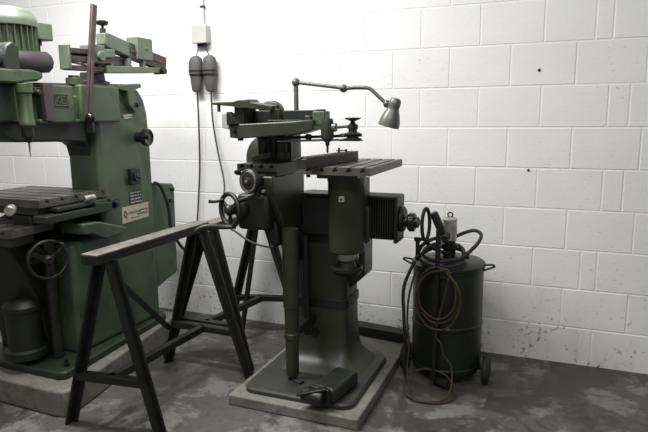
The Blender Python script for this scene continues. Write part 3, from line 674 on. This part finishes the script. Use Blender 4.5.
# pump
px, py = -.575, 3.38
b = new(); lathe(b, [(.06,.725),(.06,.74),(.038,.745),(.036,.79),(.048,.80),(.048,.825),(.034,.83),(.034,.85)], (px,py,0), n=24); pb = obj('pump_base', b, 'black', dr)
b = new(); lathe(b, [(.036,.845),(.041,.848),(.041,.96),(.044,.962),(.044,.972),(.036,.98),(.02,.984)], (px,py,0), n=28); pc_ = obj('pump_cylinder', b, 'alu', dr, label='scuffed silver pump cylinder')
b = new(); ring(b, (px,py,.997), (0,1,0), .014, .0045, 20, 8); obj('lifting_eye', b, 'slot', pc_)
b = new(); cyl(b, (-.612,3.175,.06), (-.603,3.185,.965), .0145); lv = obj('pump_lever', b, 'black', dr)
b = new(); lathe(b, [(.015,-.01),(.024,0),(.024,.115),(.021,.125),(.014,.127)], (-.585,3.20,.925), (-.40,-.15,.90)); obj('lever_grip', b, 'bakelite', lv)
b = new(); bar(b, (-.603,3.185,.93), (-.575,3.36,.87), .025, .03); obj('lever_link', b, 'black', lv)
b = new(); box(b, -.60, -.55, 3.18, 3.22, .66, .70); obj('lever_bracket', b, 'black', lv, .004)
b = new(); lathe(b, [(.012,.74),(.012,.85),(.02,.855),(.02,.865)], (-.735,3.25,0), n=14); cyl(b, (-.755,3.25,.868), (-.70,3.25,.868), .010); obj('grease_valve', b, 'slot', dr)
def loop(c, a, b_, ra, rb, n=14, wob=.0, t0=0, t1=2*PI):
    c, a, b_ = Vector(c), Vector(a), Vector(b_)
    return [c+a*ra*math.cos(t0+(t1-t0)*i/n)+b_*rb*math.sin(t0+(t1-t0)*i/n)+Vector((random.uniform(-wob,wob),random.uniform(-wob,wob),random.uniform(-wob,wob))) for i in range(n+(0 if t1-t0 > 6.28 else 1))]
# black pressure hose lying in loops over the lid
b = new()
hp = []
for k in range(2):
    hp += loop((-.60,3.33,.755+.028*k), (1,0,0), (0,1,.18), .135-.015*k, .14, 12, .006)
hp = hp + [(-.45,3.30,.80),(-.40,3.32,.86),(-.40,3.40,.89),(-.45,3.44,.90),(-.53,3.42,.87),(-.575,3.38,.84)]
tube(b, hp, .0105, 10); ph = obj('pressure_hose', b, 'rubber', dr)
b = new(); tube(b, loop((-.690,3.25,.955), (.35,.9,0), (0,0,1), .040, .092, 16), .0105, 10, True); tube(b, [(-.69,3.25,.87),(-.66,3.27,.82),(-.60,3.30,.79),(-.57,3.34,.78)], .011); obj('hose_loop', b, 'rubber', dr)
b = new(); tube(b, [(-.735,3.25,.78),(-.70,3.22,.84),(-.64,3.22,.88),(-.60,3.28,.87),(-.575,3.35,.83)], .011); tube(b, [(-.74,3.24,.76),(-.70,3.20,.79),(-.65,3.20,.845),(-.61,3.25,.85)], .010); obj('hose_loop', b, 'rubber', dr)
# thin brown hose hanging in coils down the front
b = new(); hp = [(-.56,3.21,.70),(-.53,3.185,.70)]
for k, (rx, rz, cx, cz) in enumerate(((.118,.155,-.592,.56),(.108,.15,-.60,.585),(.125,.17,-.59,.545))):
    hp += loop((cx,3.165-.012*k,cz), (1,0,0), (0,0,1), rx, rz, 12, .004, PI*.35, -PI*1.65+.001)
hp += [(-.60,3.16,.36),(-.57,3.17,.28),(-.56,3.165,.22)]
tube(b, hp, .0062, 8); obj('brown_hose', b, 'brass', dr, label='thin brown hose in hanging coils')
b = new(); hp = [(-.735,3.22,.70),(-.76,3.16,.55),(-.765,3.15,.40),(-.75,3.14,.25),(-.755,3.12,.12)]
hp += [(-.70,3.02,.012),(-.60,2.98,.010),(-.50,3.03,.010),(-.48,3.13,.035),(-.55,3.17,.10),(-.66,3.16,.12),(-.75,3.13,.08),(-.755,3.05,.02),(-.68,2.98,.012),(-.57,2.99,.012),(-.51,3.06,.02),(-.50,3.14,.08),(-.515,3.17,.16),(-.56,3.165,.22)]
tube(b, hp, .0062, 8); obj('brown_hose', b, 'brass', dr, label='thin brown hose trailing on the floor')
b = new(); tube(b, [(-.745,3.23,.74),(-.79,3.16,.60),(-.785,3.15,.42),(-.775,3.15,.25),(-.78,3.16,.10),(-.76,3.16,.03)], .010, 8); obj('drop_hose', b, 'rubber', dr)

# ================================================================== ON THE WALL
jb = thing('junction_box', 'small white junction box on the wall with conduit rising from it', 'junction box', (-2.50, WY, 2.10))
b = new(); box(b, -2.562, -2.437, WY-.06, WY+.004, 2.108, 2.235); o = obj('box_body', b, 'white_plastic', jb, .008)
b = new(); box(b, -2.564, -2.435, WY-.068, WY-.05, 2.106, 2.237); obj('box_cover', b, 'white_plastic', jb, .006)
b = new(); box(b, -2.505, -2.485, WY-.04, WY-.02, 2.085, 2.11); cyl(b, (-2.525,WY-.03,2.108), (-2.525,WY-.03,2.08), .012); cyl(b, (-2.47,WY-.03,2.108), (-2.47,WY-.03,2.08), .012); obj('cable_gland', b, 'black', jb)
b = new(); cyl(b, (-2.487,WY-.02,2.235), (-2.487,WY-.02,3.1), .012); obj('conduit', b, 'pipe_white', jb)
b = new(); box(b, -2.503, -2.471, WY-.036, WY, 2.36, 2.375); obj('conduit_clip', b, 'motor_grey', jb, .002)
def plug(x, label, hook, cord):
    p = thing('power_plug', label, 'plug', (x, WY-.06, 1.76), 'grey plugs under the junction box')
    b = new(); rings = []
    for z, w_, d_, dx in ((1.755,.022,.020,.004),(1.77,.040,.028,.004),(1.83,.046,.034,.002),(1.885,.050,.038,0),(1.895,.054,.042,0),(1.93,.056,.044,0),(1.97,.055,.042,.002),(2.0,.046,.036,.004),(2.017,.022,.02,.006)):
        rings.append([(x+dx+w_*math.cos(2*PI*i/24), WY-.056+d_*math.sin(2*PI*i/24), z) for i in range(24)])
    loft(b, rings); obj('plug_body', b, 'plug', p)
    b = new()
    for z in (1.878, 1.905): 
        loft(b, [[(x+.058*math.cos(2*PI*i/24), WY-.056+.046*math.sin(2*PI*i/24), z+dz) for i in range(24)] for dz in (0, .009)])
    obj('plug_band', b, 'black', p)
    b = new(); tube(b, [(x,WY-.05,2.01),(hook-(.01 if x < hook else -.01),WY-.03,2.06),(hook,WY-.03,2.10)], .004, 6); obj('lead', b, 'cord', p)
    b = new(); tube(b, cord, .0065, 8); obj('cord', b, 'cord', p)
plug(-2.545, 'left grey plug hanging on the wall, its cord dropping straight down behind the trestle', -2.525,
     [(-2.54,WY-.056,1.765),(-2.545,WY-.05,1.5),(-2.56,WY-.04,1.2),(-2.585,WY-.04,.95),(-2.60,3.77,.74),(-2.60,3.72,.62),(-2.56,3.64,.56),(-2.50,3.60,.58)])
plug(-2.425, 'right grey plug hanging on the wall, its cord slanting down to the smaller engraving machine', -2.47,
     [(-2.42,WY-.056,1.765),(-2.42,WY-.05,1.55),(-2.37,3.75,1.32),(-2.27,3.66,1.10),(-2.12,3.40,.98),(-1.95,3.15,.90),(-1.80,3.03,.875),(-1.70,3.0,.835),(-1.60,2.99,.815),(-1.52,2.99,.82),(-1.47,2.97,.87),(-1.45,2.95,.95)])
for (x, z, r, lb) in ((-.144,1.831,.010,'dark screw end high on the white wall, upper right of the bent-arm lamp'), (-.178,1.228,.008,'dark screw end in the white wall at mid height, above and right of the drum')):
    b = new(); lathe(b, [(r,0),(r,.004),(r*.5,.008)], (x, WY+.001, z), (0,-1,0), 10)
    tag(obj('wall_screw', b, 'motor_grey'), lb, 'screw')

# ================================================================== light, camera
def area(name, loc, rot, sx, sy, e, col=(1,1,1)):
    l = bpy.data.lights.new(name, 'AREA'); l.shape = 'RECTANGLE'; l.size = sx; l.size_y = sy; l.energy = e; l.color = col
    o = bpy.data.objects.new(name, l); COL.objects.link(o); o.location = loc; o.rotation_euler = rot; return o
area('overhead_light', (-2.5, 2.1, 3.4), (0, 0, 0), 2.0, .3, 160, (1.0, .998, .99))
area('overhead_light', (-.4, .5, 3.1), (math.radians(55), 0, 0), 2.2, .3, 32, (1.0, .998, .99))  # added fill to even out the right side, not a known tube
wd = bpy.data.worlds.new('room_ambient'); scene.world = wd; wd.use_nodes = True
bg = wd.node_tree.nodes['Background']; bg.inputs[0].default_value = (1, .99, .97, 1); bg.inputs[1].default_value = .27

cam = bpy.data.cameras.new('camera'); co = bpy.data.objects.new('camera', cam); COL.objects.link(co)
p, y, r = .1714, .3852, -.0101
F = Vector((-math.sin(y)*math.cos(p), math.cos(y)*math.cos(p), -math.sin(p)))
Xv = F.cross(Vector((0,0,1))).normalized(); Uv = Xv.cross(F)
X2 = Xv*math.cos(r)+Uv*math.sin(r); U2 = -Xv*math.sin(r)+Uv*math.cos(r)
co.matrix_world = Matrix(((X2.x,U2.x,-F.x,0),(X2.y,U2.y,-F.y,0),(X2.z,U2.z,-F.z,1.5765),(0,0,0,1)))
cam.sensor_fit = 'HORIZONTAL'; cam.sensor_width = 36; cam.lens = 36*582.2/648; cam.clip_start = .05
scene.camera = co
vs = scene.view_settings; vs.view_transform = 'Standard'; vs.look = 'None'; vs.gamma = 1; vs.exposure = 0; vs.use_curve_mapping = False
